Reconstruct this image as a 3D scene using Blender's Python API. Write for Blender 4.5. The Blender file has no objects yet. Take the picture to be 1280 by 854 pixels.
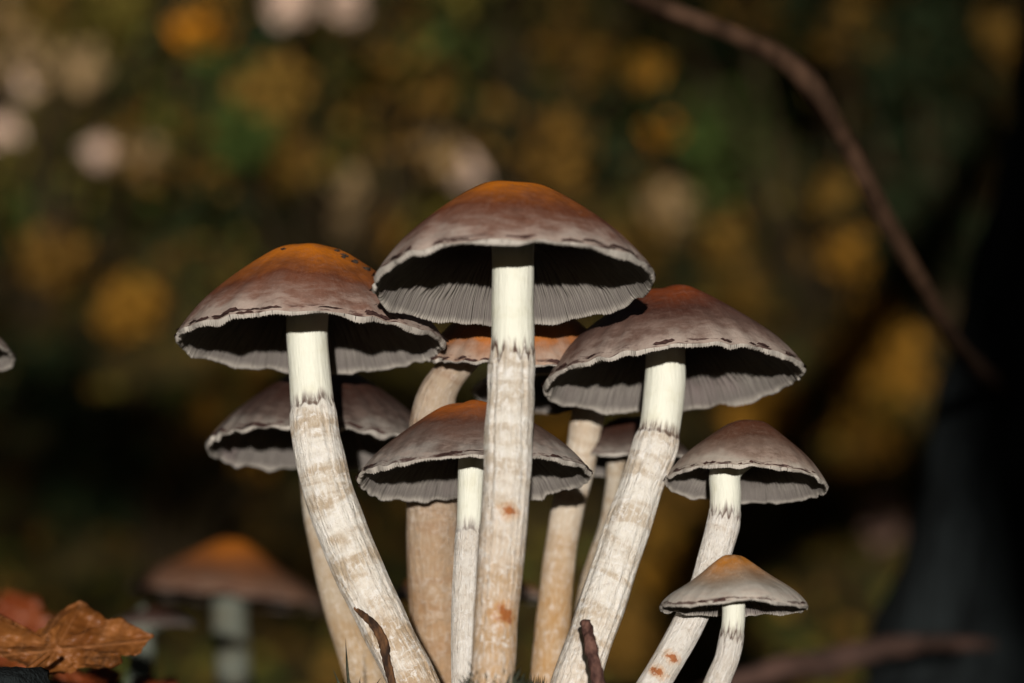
import bpy, math, random
import numpy as np
from mathutils import Vector, Matrix

random.seed(7)
RNG = np.random.default_rng(11)
SC = bpy.context.scene
COL = SC.collection

# ------------------------------------------------------------------ camera
F = 3630.0            # focal length in photograph pixels (1280 wide)
CAM_H = 0.095         # lens height above the mossy mound, metres
cam_data = bpy.data.cameras.new("camera")
cam = bpy.data.objects.new("camera", cam_data)
COL.objects.link(cam)
cam.location = (0, 0, CAM_H)
cam.rotation_euler = (math.radians(90), 0, 0)
cam_data.sensor_width = 36.0
cam_data.lens = 36.0 * F / 1280.0
cam_data.clip_start = 0.02
cam_data.clip_end = 2000
cam_data.dof.use_dof = True
cam_data.dof.focus_distance = 0.776
cam_data.dof.aperture_fstop = 8.7
SC.camera = cam

# ------------------------------------------------------------------ sky, sun, exposure
SUN_ELEV, SUN_AZ = 8.3, -.4
world = bpy.data.worlds.new("World")
SC.world = world
world.use_nodes = True
wn = world.node_tree
bg = wn.nodes["Background"]
sky = wn.nodes.new("ShaderNodeTexSky")
sky.sky_type = 'NISHITA'
sky.sun_disc = False
sky.sun_elevation = math.radians(SUN_ELEV)
sky.sun_rotation = math.radians(180 + SUN_AZ)
wn.links.new(sky.outputs[0], bg.inputs[0])
bg.inputs[1].default_value = 0.011
sun_data = bpy.data.lights.new("sun", 'SUN')
sun_data.energy = 4.4
sun_data.angle = math.radians(0.8)
sun_data.color = (1.0, 0.945, 0.865)
sun = bpy.data.objects.new("sun", sun_data)
COL.objects.link(sun)
sun.location = (0, -3, 2)
sun.rotation_euler = (math.radians(90 - SUN_ELEV), 0, math.radians(SUN_AZ))

vs = SC.view_settings
vs.view_transform = 'Standard'
vs.look = 'None'
vs.exposure = 0.0
vs.gamma = 1.0
vs.use_curve_mapping = False
SC.render.engine = 'CYCLES'
SC.cycles.use_denoising = True
SC.cycles.max_bounces = 6


# ------------------------------------------------------------------ helpers
def P(px, py, d):
    """point in the place that lies d metres in front of the lens plane"""
    return np.array([(px - 640.0) / F * d, d, CAM_H - (py - 427.0) / F * d])


def link(o, parent=None):
    COL.objects.link(o)
    if parent is not None:
        o.parent = parent
    return o


def mesh_obj(name, verts, faces, mat, parent=None, attrs=None, smooth=True, colors=None):
    me = bpy.data.meshes.new(name)
    me.from_pydata(np.asarray(verts, float).tolist(), [], faces if isinstance(faces, list) else faces.tolist())
    if smooth:
        me.polygons.foreach_set("use_smooth", np.ones(len(me.polygons), bool))
    if attrs:
        for k, v in attrs.items():
            a = me.attributes.new(k, 'FLOAT', 'POINT')
            a.data.foreach_set("value", np.asarray(v, np.float32).ravel())
    if colors is not None:
        a = me.attributes.new("leaf_colour", 'FLOAT_COLOR', 'POINT')
        c = np.ones((len(me.vertices), 4), np.float32)
        c[:, :3] = colors
        a.data.foreach_set("color", c.ravel())
    me.materials.append(mat)
    me.update()
    o = bpy.data.objects.new(name, me)
    return link(o, parent)


def tag(o, label=None, cat=None, group=None, kind=None):
    if label: o["label"] = label
    if cat: o["category"] = cat
    if group: o["group"] = group
    if kind: o["kind"] = kind
    return o


def empty(name, loc):
    o = bpy.data.objects.new(name, None)
    o.empty_display_size = 0.02
    o.location = Vector(loc)
    return link(o)


def grid_faces(nr, na, closed=True, off=0):
    i = np.arange(nr - 1)[:, None]
    j = np.arange(na if closed else na - 1)[None, :]
    j2 = (j + 1) % na
    a = i * na + j
    b = i * na + j2
    c = (i + 1) * na + j2
    d = (i + 1) * na + j
    return np.stack([a, b, c, d], -1).reshape(-1, 4) + off


class Wave:
    """cheap smooth random field: sum of sines in two coordinates (first one periodic)"""
    def __init__(self, seed, n, kmax, fmax, kmin=0):
        r = np.random.default_rng(seed)
        self.k = r.integers(kmin, kmax + 1, n) * r.choice([-1, 1], n)
        self.f = r.uniform(-fmax, fmax, n)
        self.p = r.uniform(0, 6.283, n)
        self.a = r.uniform(.4, 1, n) / math.sqrt(n) * 1.3

    def __call__(self, ang, v=0.0):
        s = 0
        for k, f, p, a in zip(self.k, self.f, self.p, self.a):
            s = s + a * np.sin(k * ang + f * v + p)
        return s


def smooth01(x, a, b):
    t = np.clip((np.asarray(x, float) - a) / (b - a), 0, 1)
    return t * t * (3 - 2 * t)


def spline(pts, n):
    """Catmull-Rom through the rows of pts"""
    pts = np.asarray(pts, float)
    m = len(pts)
    ext = np.vstack([2 * pts[0] - pts[1], pts, 2 * pts[-1] - pts[-2]])
    seg = np.linalg.norm(np.diff(pts[:, :3], axis=0), axis=1) ** 0.5
    s = np.concatenate([[0], np.cumsum(seg)])
    q = np.linspace(0, s[-1], n)
    out = []
    for x in q:
        i = min(int(np.searchsorted(s, x, side='right') - 1), m - 2)
        t = (x - s[i]) / (s[i + 1] - s[i])
        p0, p1, p2, p3 = ext[i], ext[i + 1], ext[i + 2], ext[i + 3]
        out.append(0.5 * ((2 * p1) + (-p0 + p2) * t + (2 * p0 - 5 * p1 + 4 * p2 - p3) * t * t + (-p0 + 3 * p1 - 3 * p2 + p3) * t ** 3))
    return np.array(out)


def frames(c):
    t = np.gradient(c, axis=0)
    t /= np.linalg.norm(t, axis=1)[:, None]
    x = np.cross(np.array([0, 1.0, 0]), t)
    # reference: u = 0 looks towards the camera (-y)
    front = np.array([0, -1.0, 0]) - (t @ np.array([0, -1.0, 0]))[:, None] * t
    bad = np.linalg.norm(front, axis=1) < 1e-3
    front[bad] = np.array([1.0, 0, 0])
    front /= np.linalg.norm(front, axis=1)[:, None]
    side = np.cross(t, front)
    return t, front, side


def tube(c, r, na, disp=None):
    """verts, faces of a tube with centre line c, radii r; disp(ang, i) adds to the radius"""
    t, fr, sd = frames(c)
    ang = np.linspace(0, 2 * math.pi, na, endpoint=False)
    A, I = np.meshgrid(ang, np.arange(len(c)))
    rad = r[:, None] + (disp(A, I) if disp is not None else 0)
    v = c[:, None, :] + rad[..., None] * (np.cos(A)[..., None] * fr[:, None, :] + np.sin(A)[..., None] * sd[:, None, :])
    return v.reshape(-1, 3), grid_faces(len(c), na), A, I


# ------------------------------------------------------------------ materials
def new_mat(name):
    m = bpy.data.materials.new(name)
    m.use_nodes = True
    nt = m.node_tree
    b = nt.nodes["Principled BSDF"]
    return m, nt, b


class NT:
    def __init__(self, nt): self.nt = nt
    def n(self, kind, **kw):
        x = self.nt.nodes.new(kind)
        for k, v in kw.items(): setattr(x, k, v)
        return x
    def l(self, a, b): self.nt.links.new(a, b)
    def val(self, sock, v):
        if hasattr(v, 'is_output') or isinstance(v, bpy.types.NodeSocket): self.l(v, sock)
        else: sock.default_value = v
    def math(self, op, a, b=0.0, clamp=False):
        x = self.n("ShaderNodeMath", operation=op, use_clamp=clamp)
        self.val(x.inputs[0], a); self.val(x.inputs[1], b)
        return x.outputs[0]
    def mix(self, fac, a, b, blend='MIX'):
        x = self.n("ShaderNodeMix", data_type='RGBA', blend_type=blend)
        self.val(x.inputs[0], fac)
        self.val(x.inputs[6], (*a, 1) if isinstance(a, tuple) and len(a) == 3 else a)
        self.val(x.inputs[7], (*b, 1) if isinstance(b, tuple) and len(b) == 3 else b)
        return x.outputs[2]
    def attr(self, name): return self.n("ShaderNodeAttribute", attribute_name=name)
    def noise(self, vec, scale, detail=3, rough=.55, dist=0.0):
        x = self.n("ShaderNodeTexNoise")
        if vec is not None: self.l(vec, x.inputs["Vector"])
        x.inputs["Scale"].default_value = scale
        x.inputs["Detail"].default_value = detail
        x.inputs["Roughness"].default_value = rough
        x.inputs["Distortion"].default_value = dist
        return x.outputs[0]
    def ramp(self, fac, stops, interp='LINEAR'):
        x = self.n("ShaderNodeValToRGB")
        x.color_ramp.interpolation = interp
        e = x.color_ramp.elements
        while len(e) < len(stops): e.new(0.5)
        for el, (p, c) in zip(e, stops):
            el.position = p
            el.color = (*c, 1) if len(c) == 3 else c
        self.l(fac, x.inputs[0])
        return x.outputs[0]
    def step(self, v, a, b):
        x = self.n("ShaderNodeMapRange", interpolation_type='SMOOTHSTEP')
        self.val(x.inputs[0], v)
        x.inputs[1].default_value = a; x.inputs[2].default_value = b
        return x.outputs[0]
    def combine(self, x, y, z):
        c = self.n("ShaderNodeCombineXYZ")
        self.val(c.inputs[0], x); self.val(c.inputs[1], y); self.val(c.inputs[2], z)
        return c.outputs[0]
    def bump(self, h, dist, strength, normal_in):
        b = self.n("ShaderNodeBump")
        b.inputs["Distance"].default_value = dist
        b.inputs["Strength"].default_value = strength
        self.l(h, b.inputs["Height"])
        self.l(b.outputs[0], normal_in)


def cap_material(name, centre=(.70, .20, .008), mid=(.15, .047, .021), outer=(.20, .115, .088), edge=(.36, .29, .25), seed=0.0, span=1.0, down=1.0):
    m, nt, b = new_mat(name)
    N = NT(nt)
    r = N.attr("radial").outputs["Fac"]
    a = N.attr("around").outputs["Fac"]
    co = N.n("ShaderNodeTexCoord").outputs["Object"]
    off = N.n("ShaderNodeVectorMath", operation='ADD')
    N.l(co, off.inputs[0]); off.inputs[1].default_value = (seed, seed * 1.7, seed * .3)
    co = off.outputs[0]
    blot = N.noise(co, 55, 3, .6)
    blot2 = N.noise(co, 150, 4, .6)
    rj = N.math('ADD', r, N.math('MULTIPLY', N.math('SUBTRACT', blot, .5), .42))
    rj = N.math('ADD', rj, N.math('MULTIPLY', N.math('SUBTRACT', blot2, .5), .22))
    cloud = N.noise(co, 95, 5, .7)
    velvet = N.noise(co, 420, 4, .7)
    s = span
    col = N.ramp(rj, [(0.0, tuple(min(1, c * 1.05) for c in centre)), (.30 * s, centre), (.47 * s, tuple(.42 * c + .58 * d for c, d in zip(centre, mid))),
                      (.64 * s, mid), (min(.88 * s, .9), outer), (min(.99 * s, .98), edge)])
    col = N.mix(N.math('MULTIPLY', N.step(cloud, .46, .74), .42), col, tuple(c * .45 for c in mid))
    col = N.mix(N.math('MULTIPLY', N.step(velvet, .48, .70), .16), col, tuple(min(1, c * 1.8 + .02) for c in outer))
    # radial fibrils
    fv = N.combine(N.math('MULTIPLY', a, 26.0), N.math('MULTIPLY', r, 3.0), seed)
    fib = N.noise(fv, 1.6, 5, .65)
    col = N.mix(N.math('MULTIPLY', N.step(fib, .48, .78), .16), col, tuple(min(1, q * 1.7) for q in outer))
    fib2 = N.noise(N.combine(N.math('MULTIPLY', a, 40.0), N.math('MULTIPLY', r, 6.0), seed + 4), 1.5, 4, .6)
    col = N.mix(N.math('MULTIPLY', N.step(fib2, .55, .80), .30), col, (.09, .045, .038))
    grain = N.noise(co, 1500, 2, .5)
    col = N.mix(N.math('MULTIPLY', N.step(grain, .5, .75), .10), col, tuple(min(1, q * 2.0) for q in outer))
    # whitish down along the margin, torn into dashes
    dn = N.noise(N.combine(N.math('MULTIPLY', a, 3.5), N.math('MULTIPLY', r, 14.0), seed + 9), 1.3, 5, .7)
    col = N.mix(N.math('MULTIPLY', N.step(dn, .42, .62), N.math('MULTIPLY', N.step(r, .72, .96), .44 * down)), col, (.44, .34, .29))
    dk = N.noise(N.combine(N.math('MULTIPLY', a, 2.6), N.math('MULTIPLY', r, 26.0), seed + 19), 1.7, 4, .65)
    col = N.mix(N.math('MULTIPLY', N.step(dk, .50, .58), N.math('MULTIPLY', N.step(r, .958, .978), .85)), col, (.055, .022, .020))
    N.l(col, b.inputs["Base Color"])
    b.inputs["Roughness"].default_value = .55
    b.inputs["Specular IOR Level"].default_value = .14
    h = N.math('ADD', N.math('MULTIPLY', fib, .4), N.math('MULTIPLY', velvet, .8))
    h = N.math('ADD', h, blot2)
    N.bump(h, .00055, .55, b.inputs["Normal"])
    return m


def gill_material(name="gill_flesh", rim=(.46, .42, .375), dark=1.0):
    m, nt, b = new_mat(name)
    N = NT(nt)
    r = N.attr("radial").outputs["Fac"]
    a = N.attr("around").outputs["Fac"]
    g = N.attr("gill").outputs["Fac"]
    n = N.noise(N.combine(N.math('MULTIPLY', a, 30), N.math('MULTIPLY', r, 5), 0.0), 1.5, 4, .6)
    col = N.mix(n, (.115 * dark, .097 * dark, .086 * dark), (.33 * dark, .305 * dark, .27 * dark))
    col = N.mix(N.step(r, .80, .45), col, (.085, .065, .06))  # inner gills spore-dark, with shade under the cap deepened by colour
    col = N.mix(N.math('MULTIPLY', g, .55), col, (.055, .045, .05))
    n2 = N.noise(N.n("ShaderNodeTexCoord").outputs["Object"], 40, 3)
    col = N.mix(N.math('MULTIPLY', N.step(n2, .55, .75), .45), col, (.20, .15, .15))
    rim_n = N.noise(N.combine(N.math('MULTIPLY', a, 4.0), 0.0, 3.0), 1.5, 4, .7)
    col = N.mix(N.math('MULTIPLY', N.step(r, .945, .985), N.step(rim_n, .30, .56)), col, rim)
    N.l(col, b.inputs["Base Color"])
    b.inputs["Roughness"].default_value = .8
    b.inputs["Specular IOR Level"].default_value = .15
    return m


def stem_material(name, base=(.78, .735, .665), tan=(.42, .30, .175), low=(.50, .27, .09), low_from=.06, low_amt=.35, blot_amt=.6, seed=0.0, fibre=1.0, ring_amt=.8, pale=(.74, .74, .64), rust=()):
    """skin of a stem: 'along' = metres from the cap, 'around' = 0..1, 'ring' = metres below the ring zone"""
    m, nt, b = new_mat(name)
    N = NT(nt)
    u = N.attr("around").outputs["Fac"]
    v = N.attr("along").outputs["Fac"]
    rg = N.attr("ring").outputs["Fac"]
    mm = N.math('MULTIPLY', v, 1000.0)
    below = N.step(rg, -.004, .0012)
    # uneven tan bands below the ring
    bl = N.noise(N.combine(N.math('MULTIPLY', u, 1.5), N.math('MULTIPLY', mm, .12), seed), 1.2, 3, .55, .4)
    col = N.mix(N.math('MULTIPLY', N.step(bl, .43, .60), blot_amt), base, tan)
    # ochre tint towards the foot
    lown = N.noise(N.combine(N.math('MULTIPLY', u, 2.5), N.math('MULTIPLY', mm, .05), seed + 3), 1.5, 3, .5)
    lw = N.math('MULTIPLY', N.step(v, low_from, low_from + .055), N.math('ADD', lown, .35), True)
    col = N.mix(N.math('MULTIPLY', lw, low_amt), col, low)
    # silky lengthwise fibres
    fb = N.noise(N.combine(N.math('MULTIPLY', u, 46.0), N.math('MULTIPLY', mm, .23), seed), 1.0, 5, .7)
    col = N.mix(N.math('MULTIPLY', N.step(fb, .46, .68), .72 * fibre), col, (.85, .82, .78))
    fb2 = N.noise(N.combine(N.math('MULTIPLY', u, 60.0), N.math('MULTIPLY', mm, .16), seed + 5), 1.0, 4, .65)
    col = N.mix(N.math('MULTIPLY', N.step(fb2, .54, .76), .42 * fibre), col, (.36, .255, .20))
    shag = N.noise(N.combine(N.math('MULTIPLY', u, 15.0), N.math('MULTIPLY', mm, .42), seed + 31), 1.1, 5, .75, .6)
    col = N.mix(N.math('MULTIPLY', N.step(shag, .55, .67), .42 * fibre), col, (.36, .27, .20))
    col = N.mix(N.math('MULTIPLY', N.step(shag, .48, .36), .72 * fibre), col, (.88, .85, .82))
    # smooth greenish-white upper part
    upn = N.noise(N.combine(N.math('MULTIPLY', u, 5.0), N.math('MULTIPLY', mm, .15), seed + 2), 1.0, 4, .6)
    up = N.mix(N.math('MULTIPLY', N.step(upn, .45, .72), .5), pale, (.60, .58, .44))
    up = N.mix(N.math('MULTIPLY', N.step(fb, .5, .7), .35), up, (.84, .83, .72))
    col = N.mix(below, up, col)
    # spore-stained fringe at the ring zone
    st = N.noise(N.combine(N.math('MULTIPLY', u, 34.0), N.math('MULTIPLY', mm, .12), seed + 8), 1.0, 4, .65)
    st_lo = N.noise(N.combine(N.math('MULTIPLY', u, 7.0), 0.0, seed + 11), 1.0, 2, .5)
    st = N.math('ADD', N.math('MULTIPLY', st, .7), N.math('MULTIPLY', st_lo, .32))
    win = N.math('MULTIPLY', N.step(rg, -.0040, -.0004), N.step(rg, .0010, .0003))
    win_s = N.math('MULTIPLY', win, N.step(st, .46, .55))
    col = N.mix(N.math('MULTIPLY', win_s, ring_amt), col, (.085, .042, .028))
    lip = N.math('MULTIPLY', N.math('MULTIPLY', N.step(rg, -.0007, -.0001), N.step(rg, .0008, .0003)), N.step(st_lo, .38, .56))
    col = N.mix(N.math('MULTIPLY', lip, .75 * ring_amt), col, (.10, .048, .030))
    # pin-prick dirt
    sp = N.noise(N.combine(N.math('MULTIPLY', u, 34.0), N.math('MULTIPLY', mm, 1.0), seed + 13), 1.0, 2, .5)
    col = N.mix(N.math('MULTIPLY', N.step(sp, .74, .79), .6), col, (.09, .05, .03))
    # rust-coloured bruises
    for (ru, rv, rs_u, rs_v) in rust:
        du = N.math('DIVIDE', N.math('SUBTRACT', u, ru), rs_u)
        dv = N.math('DIVIDE', N.math('SUBTRACT', v, rv), rs_v)
        dd = N.math('SQRT', N.math('ADD', N.math('MULTIPLY', du, du), N.math('MULTIPLY', dv, dv)))
        rn = N.noise(N.combine(N.math('MULTIPLY', u, 16.0), N.math('MULTIPLY', mm, .55), seed + 21), 1.0, 5, .7)
        dd = N.math('ADD', dd, N.math('MULTIPLY', N.math('SUBTRACT', rn, .5), 2.6))
        col = N.mix(N.math('MULTIPLY', N.step(dd, 1.5, .6), .45), col, (.56, .25, .05))
        col = N.mix(N.math('MULTIPLY', N.step(dd, .72, .35), .9), col, (.36, .10, .014))
    N.l(col, b.inputs["Base Color"])
    b.inputs["Roughness"].default_value = .58
    b.inputs["Specular IOR Level"].default_value = .3
    h = N.math('ADD', N.math('MULTIPLY', N.math('SUBTRACT', fb, N.math('MULTIPLY', shag, .9)), below), N.math('MULTIPLY', fb2, .35))
    N.bump(h, .0010, .9, b.inputs["Normal"])
    return m


def plain_noise_material(name, c1, c2, scale, rough=.8, bump=.0, bump_scale=None, stretch=(1, 1, 1), spec=.2):
    m, nt, b = new_mat(name)
    N = NT(nt)
    mp = N.n("ShaderNodeMapping")
    N.l(N.n("ShaderNodeTexCoord").outputs["Object"], mp.inputs[0])
    mp.inputs["Scale"].default_value = stretch
    n = N.noise(mp.outputs[0], scale, 5, .62)
    N.l(N.mix(N.step(n, .32, .68), c1, c2), b.inputs["Base Color"])
    b.inputs["Roughness"].default_value = rough
    b.inputs["Specular IOR Level"].default_value = spec
    if bump:
        N.bump(N.noise(mp.outputs[0], bump_scale or scale * 2, 5, .65), bump, .8, b.inputs["Normal"])
    return m


def leaf_mass_material():
    m, nt, b = new_mat("foliage_leaf")
    N = NT(nt)
    c = N.attr("leaf_colour").outputs["Color"]
    rnd = N.n("ShaderNodeNewGeometry").outputs["Random Per Island"]
    hs = N.n("ShaderNodeHueSaturation")
    N.l(c, hs.inputs["Color"])
    N.l(N.math('ADD', N.math('MULTIPLY', rnd, .6), .7), hs.inputs["Value"])
    N.l(hs.outputs[0], b.inputs["Base Color"])
    b.inputs["Roughness"].default_value = .8
    b.inputs["Specular IOR Level"].default_value = .04
    return m


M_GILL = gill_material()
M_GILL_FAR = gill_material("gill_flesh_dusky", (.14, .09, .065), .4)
M_VEIL = plain_noise_material("veil_scraps", (.035, .016, .014), (.10, .05, .042), 900, .8)
M_CRUMB = plain_noise_material("soil_crumb", (.012, .009, .007), (.05, .035, .025), 700, .9, .0006, 1500)
M_FOLIAGE = leaf_mass_material()
M_BARK = plain_noise_material("dark_bark", (.003, .0045, .005), (.013, .017, .018), 60, .9, .012, 90, (1, 1, .22))
M_BARK2 = plain_noise_material("shrub_bark", (.018, .014, .008), (.05, .035, .018), 40, .9, .006, 60, (1, 1, .2), .02)
M_TWIG = plain_noise_material("red_brown_twig", (.022, .012, .007), (.066, .036, .022), 120, .75, .0012, 420, (1, 1, .35), .06)
M_STICK = plain_noise_material("dark_twig", (.035, .014, .012), (.17, .085, .065), 420, .7, .0010, 900, (1, 1, .3))
M_SOIL = plain_noise_material("forest_soil", (.016, .013, .006), (.07, .05, .018), 6, .95, .02, 40, spec=.02)
M_MOSS = plain_noise_material("moss_green", (.02, .024, .014), (.085, .09, .06), 400, .9)


# ------------------------------------------------------------------ mushrooms
PROFILE = ([0, .14, .27, .38, .50, .62, .74, .85, .93, .975, 1.0], [1, .982, .92, .825, .71, .585, .445, .29, .15, .06, 0])
PROFILE_CONE = ([0, .12, .26, .42, .58, .72, .85, .94, .98, 1.0], [1, .97, .84, .665, .505, .38, .255, .135, .06, 0])
UNDER = ([.04, .18, .38, .58, .76, .88, .945, .965, .982, .994, 1.0],
         [.60, .60, .575, .50, .355, .17, .012, -.030, -.041, -.028, 0])


def smooth_interp(x, xs, ys):
    xs, ys = np.asarray(xs), np.asarray(ys)
    d = np.gradient(ys, xs)
    i = np.clip(np.searchsorted(xs, x, side='right') - 1, 0, len(xs) - 2)
    h = xs[i + 1] - xs[i]
    t = (x - xs[i]) / h
    return ((2 * t**3 - 3 * t**2 + 1) * ys[i] + (t**3 - 2 * t**2 + t) * h * d[i]
            + (-2 * t**3 + 3 * t**2) * ys[i + 1] + (t**3 - t**2) * h * d[i + 1])


class Cap:
    def __init__(self, R, hr, profile, seed, wob=1.0, ecc=None):
        self.R, self.h, self.pr = R, R * hr, profile
        self.wz = Wave(seed, 6, 5, 0, 2)
        self.wr = Wave(seed + 1, 5, 4, 0, 2)
        self.wf = Wave(seed + 2, 9, 34, 0, 12)
        self.wd = Wave(seed + 3, 7, 5, 6, 1)
        self.wl = Wave(seed + 4, 8, 16, 0, 2)
        self.wn = Wave(seed + 5, 7, 22, 0, 5)
        self.wob = wob

    def edge(self, ang, t):
        e = np.asarray(t) ** 3
        dr = self.R * self.wob * (.016 * self.wr(ang) + .006 * self.wf(ang)) * e
        dz = self.R * self.wob * (.020 * self.wz(ang) + .007 * self.wf(ang + 1)) * e
        notch = smooth01(self.wn(ang), .75, 1.35) * np.asarray(t) ** 12
        return dr - self.R * .030 * notch, dz + self.R * .014 * notch

    def outer(self, t, ang):
        dr, dz = self.edge(ang, t)
        r = self.R * t + dr
        z = self.h * smooth_interp(t, *self.pr) + dz + self.R * .017 * self.wd(ang, t * 1.0) * np.sin(np.clip(t, 0, 1) * 3.14)
        return np.stack([r * np.sin(ang), -r * np.cos(ang), z], -1)

    def under(self, t, ang, gill):
        dr, dz = self.edge(ang, t)
        r = self.R * t + dr
        zu = smooth_interp(t, *UNDER)
        zu = np.where(zu < 0, zu * np.clip(.95 + .55 * self.wl(ang), .25, 1.8), zu)
        zu = np.where(np.asarray(t) < .93, np.minimum(zu, smooth_interp(t, *self.pr) - .07), zu)
        z = self.h * zu + dz + gill
        return np.stack([r * np.sin(ang), -r * np.cos(ang), z], -1)


def mushroom(label, cap_px, d, Rpx, tilt, stem_px, hr=.72, roll=0.0, profile=PROFILE, seed=1, ring=None, cap_mat=None, stem_mat=None,
             lean=14.0, gills=230, detail=1.0, group="mushrooms of the clump", flaps=30, wob=1.0, crumbs=(), name="mushroom", n_around=56, gill_mat=None):
    cx, cy = cap_px
    C0 = P(cx, cy, d)
    R = Rpx / F * d
    tl, rl = math.radians(tilt), math.radians(roll)
    rot = Matrix.Rotation(-tl, 3, 'X') @ Matrix.Rotation(rl, 3, 'Y')
    rot = np.array(rot)
    axis = rot @ np.array([0, 0, 1.0])
    cap = Cap(R, hr, profile, seed * 17 + 3, wob)
    # stem centre line: px, py, half width
    pts = []
    tan_l = math.tan(math.radians(lean))
    top = C0 + axis * cap.h * .55
    for (px, py, hw) in stem_px:
        dd = d - (py - cy) / F * d * tan_l
        pts.append([*P(px, py, dd), hw / F * dd])
    for k in range(len(pts)):          # given widths run across the picture: turn them into true radii
        a_, b_ = pts[max(0, k - 1)], pts[min(len(pts) - 1, k + 1)]
        dx_, dz_ = b_[0] - a_[0], b_[2] - a_[2]
        pts[k][3] *= max(.75, abs(dz_) / math.hypot(dx_, dz_))
    e = np.array(pts[-1]) + (np.array(pts[-1]) - np.array(pts[-2])) * (.020 / max(.004, pts[-2][2] - pts[-1][2]))
    e[3] = pts[-1][3] * 1.08
    pts = [[*top, pts[0][3] * 1.12]] + pts + [e.tolist()]
    foot = np.array(pts[-1][:3])
    root = empty(name, foot)
    tag(root, label, "mushroom", group)
    base = foot

    # cap
    na = int(168 * detail)
    ts = np.concatenate([np.linspace(0.015, .90, 30), np.linspace(.915, 1.0, 9)])
    ang = np.linspace(0, 2 * math.pi, na, endpoint=False)
    T, A = np.meshgrid(ts, ang, indexing='ij')
    v = cap.outer(T, A).reshape(-1, 3)
    v = np.vstack([v, [[0, 0, cap.h]]])
    f = [tuple(q) for q in grid_faces(len(ts), na)[:, ::-1].tolist()]
    k = len(v) - 1
    f += [(k, (j) % na, (j + 1) % na) for j in range(na)]
    at_r = np.append(T.ravel(), 0)
    at_a = np.append((np.where(A.ravel() > math.pi, A.ravel() - 2 * math.pi, A.ravel()) / math.pi * 3.0), 0)
    w = v @ rot.T + C0 - base
    cap_o = mesh_obj("cap", w, f, cap_mat, root, {"radial": at_r, "around": at_a})

    # gills: thin radial plates, every second one short
    ng = int(gills * 1.25 * detail)
    per = 5
    r_ = np.random.default_rng(seed + 50)
    jit = r_.uniform(-.28, .28, ng) * (2 * math.pi / ng)
    lenj = r_.uniform(0, 1, ng)
    depj = r_.uniform(.55, 1.35, ng)
    ang = (np.arange(ng)[:, None] + np.array([0, .30, .42, .54, .84])[None, :]) * (2 * math.pi / ng)
    ang = (ang + jit[:, None]).ravel()
    ridge = np.tile(np.array([0, .12, 1, .12, 0]), ng)
    idx = np.repeat(np.arange(ng), per)
    short = np.where(idx % 2 == 1, 1, 0)
    tu = np.concatenate([np.linspace(.05, .90, 26), np.linspace(.915, 1.0, 10)])
    T, A = np.meshgrid(tu, ang, indexing='ij')
    amp = R * (.014 * smooth01(T, 1.0, .97) + .062 * smooth01(T, .965, .74)) * smooth01(T, .04, .12)
    fade = np.where(short[None, :] == 1, smooth01(T, .35 + .45 * lenj[idx][None, :], .50 + .45 * lenj[idx][None, :]), 1.0)
    g = amp * fade * depj[idx][None, :] * ridge[None, :]
    wavy = (2 * math.pi / ng) * .5 * np.sin(T * 9 + idx[None, :] * .7) * .5
    v = cap.under(T, A + wavy * (1 - T), -g + R * .015 * smooth01(T, 1.0, .94)).reshape(-1, 3)
    fcs = grid_faces(len(tu), len(ang))
    w = v @ rot.T + C0 - base
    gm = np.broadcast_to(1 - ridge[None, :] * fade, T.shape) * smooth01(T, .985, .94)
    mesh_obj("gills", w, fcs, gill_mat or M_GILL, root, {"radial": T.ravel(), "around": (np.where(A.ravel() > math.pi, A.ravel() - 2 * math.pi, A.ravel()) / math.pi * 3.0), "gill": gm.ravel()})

    # dark torn scraps of veil round the margin
    if flaps:
        fv, ff = [], []
        for q in range(flaps):
            a0 = r_.uniform(0, 2 * math.pi)
            ln = r_.uniform(.05, .20)
            nseg = 7
            tc = r_.uniform(.980, .998)
            hh = r_.uniform(.006, .018)
            for s in range(nseg + 1):
                x = s / nseg
                wd = hh * (math.sin(math.pi * x) ** .6 + .05) * r_.uniform(.55, 1.15)
                aa = np.array([a0 + ln * (x - .5)] * 2)
                tt = np.clip(np.array([tc - wd, min(1.0, tc + wd * .6)]), 0, 1)
                p = cap.outer(tt, aa)
                out = np.array([math.sin(aa[0]), -math.cos(aa[0]), .25])
                lift = R * .006 * (1 + 1.6 * math.sin(math.pi * x) * r_.uniform(.3, 1))
                fv.append(p[0] + out * R * .007); fv.append(p[1] + out * (lift + R * .006))
            b0 = len(fv) - 2 * (nseg + 1)
            for s in range(nseg):
                i = b0 + 2 * s
                ff.append((i, i + 1, i + 3, i + 2))
        w = np.array(fv) @ rot.T + C0 - base
        tag(mesh_obj("veil_scraps", w, ff, M_VEIL, cap_o), kind="stuff")
    for (t0, a0, sz) in crumbs:
        n_, m_ = 5, 7
        cv = []
        for i in range(n_):
            for j in range(m_):
                th, ph = math.pi * (i + .5) / n_, 2 * math.pi * j / m_
                rr = sz * r_.uniform(.6, 1.3)
                cv.append([rr * math.sin(th) * math.cos(ph) * 1.5, rr * math.sin(th) * math.sin(ph), rr * math.cos(th) * .7])
        cv = np.array(cv) + cap.outer(np.array([t0]), np.array([a0]))[0]
        fs = [tuple(q) for q in grid_faces(n_, m_).tolist()] + [tuple(range(m_)), tuple(range((n_ - 1) * m_, n_ * m_))[::-1]]
        mesh_obj("soil_crumb", cv @ rot.T + C0 - base, fs, M_CRUMB, cap_o, smooth=False)

    # stem, with a torn coat below the ring zone
    n = int(150 * detail)
    cl = spline(pts, n)
    c, rad = cl[:, :3], cl[:, 3]
    L = np.concatenate([[0], np.cumsum(np.linalg.norm(np.diff(c, axis=0), axis=1))])
    # distance is counted from where the stem shows under the cap
    i0 = int(np.argmin(np.abs(c - np.array(pts[1][:3])).sum(1)))
    along = L - L[i0]
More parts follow.
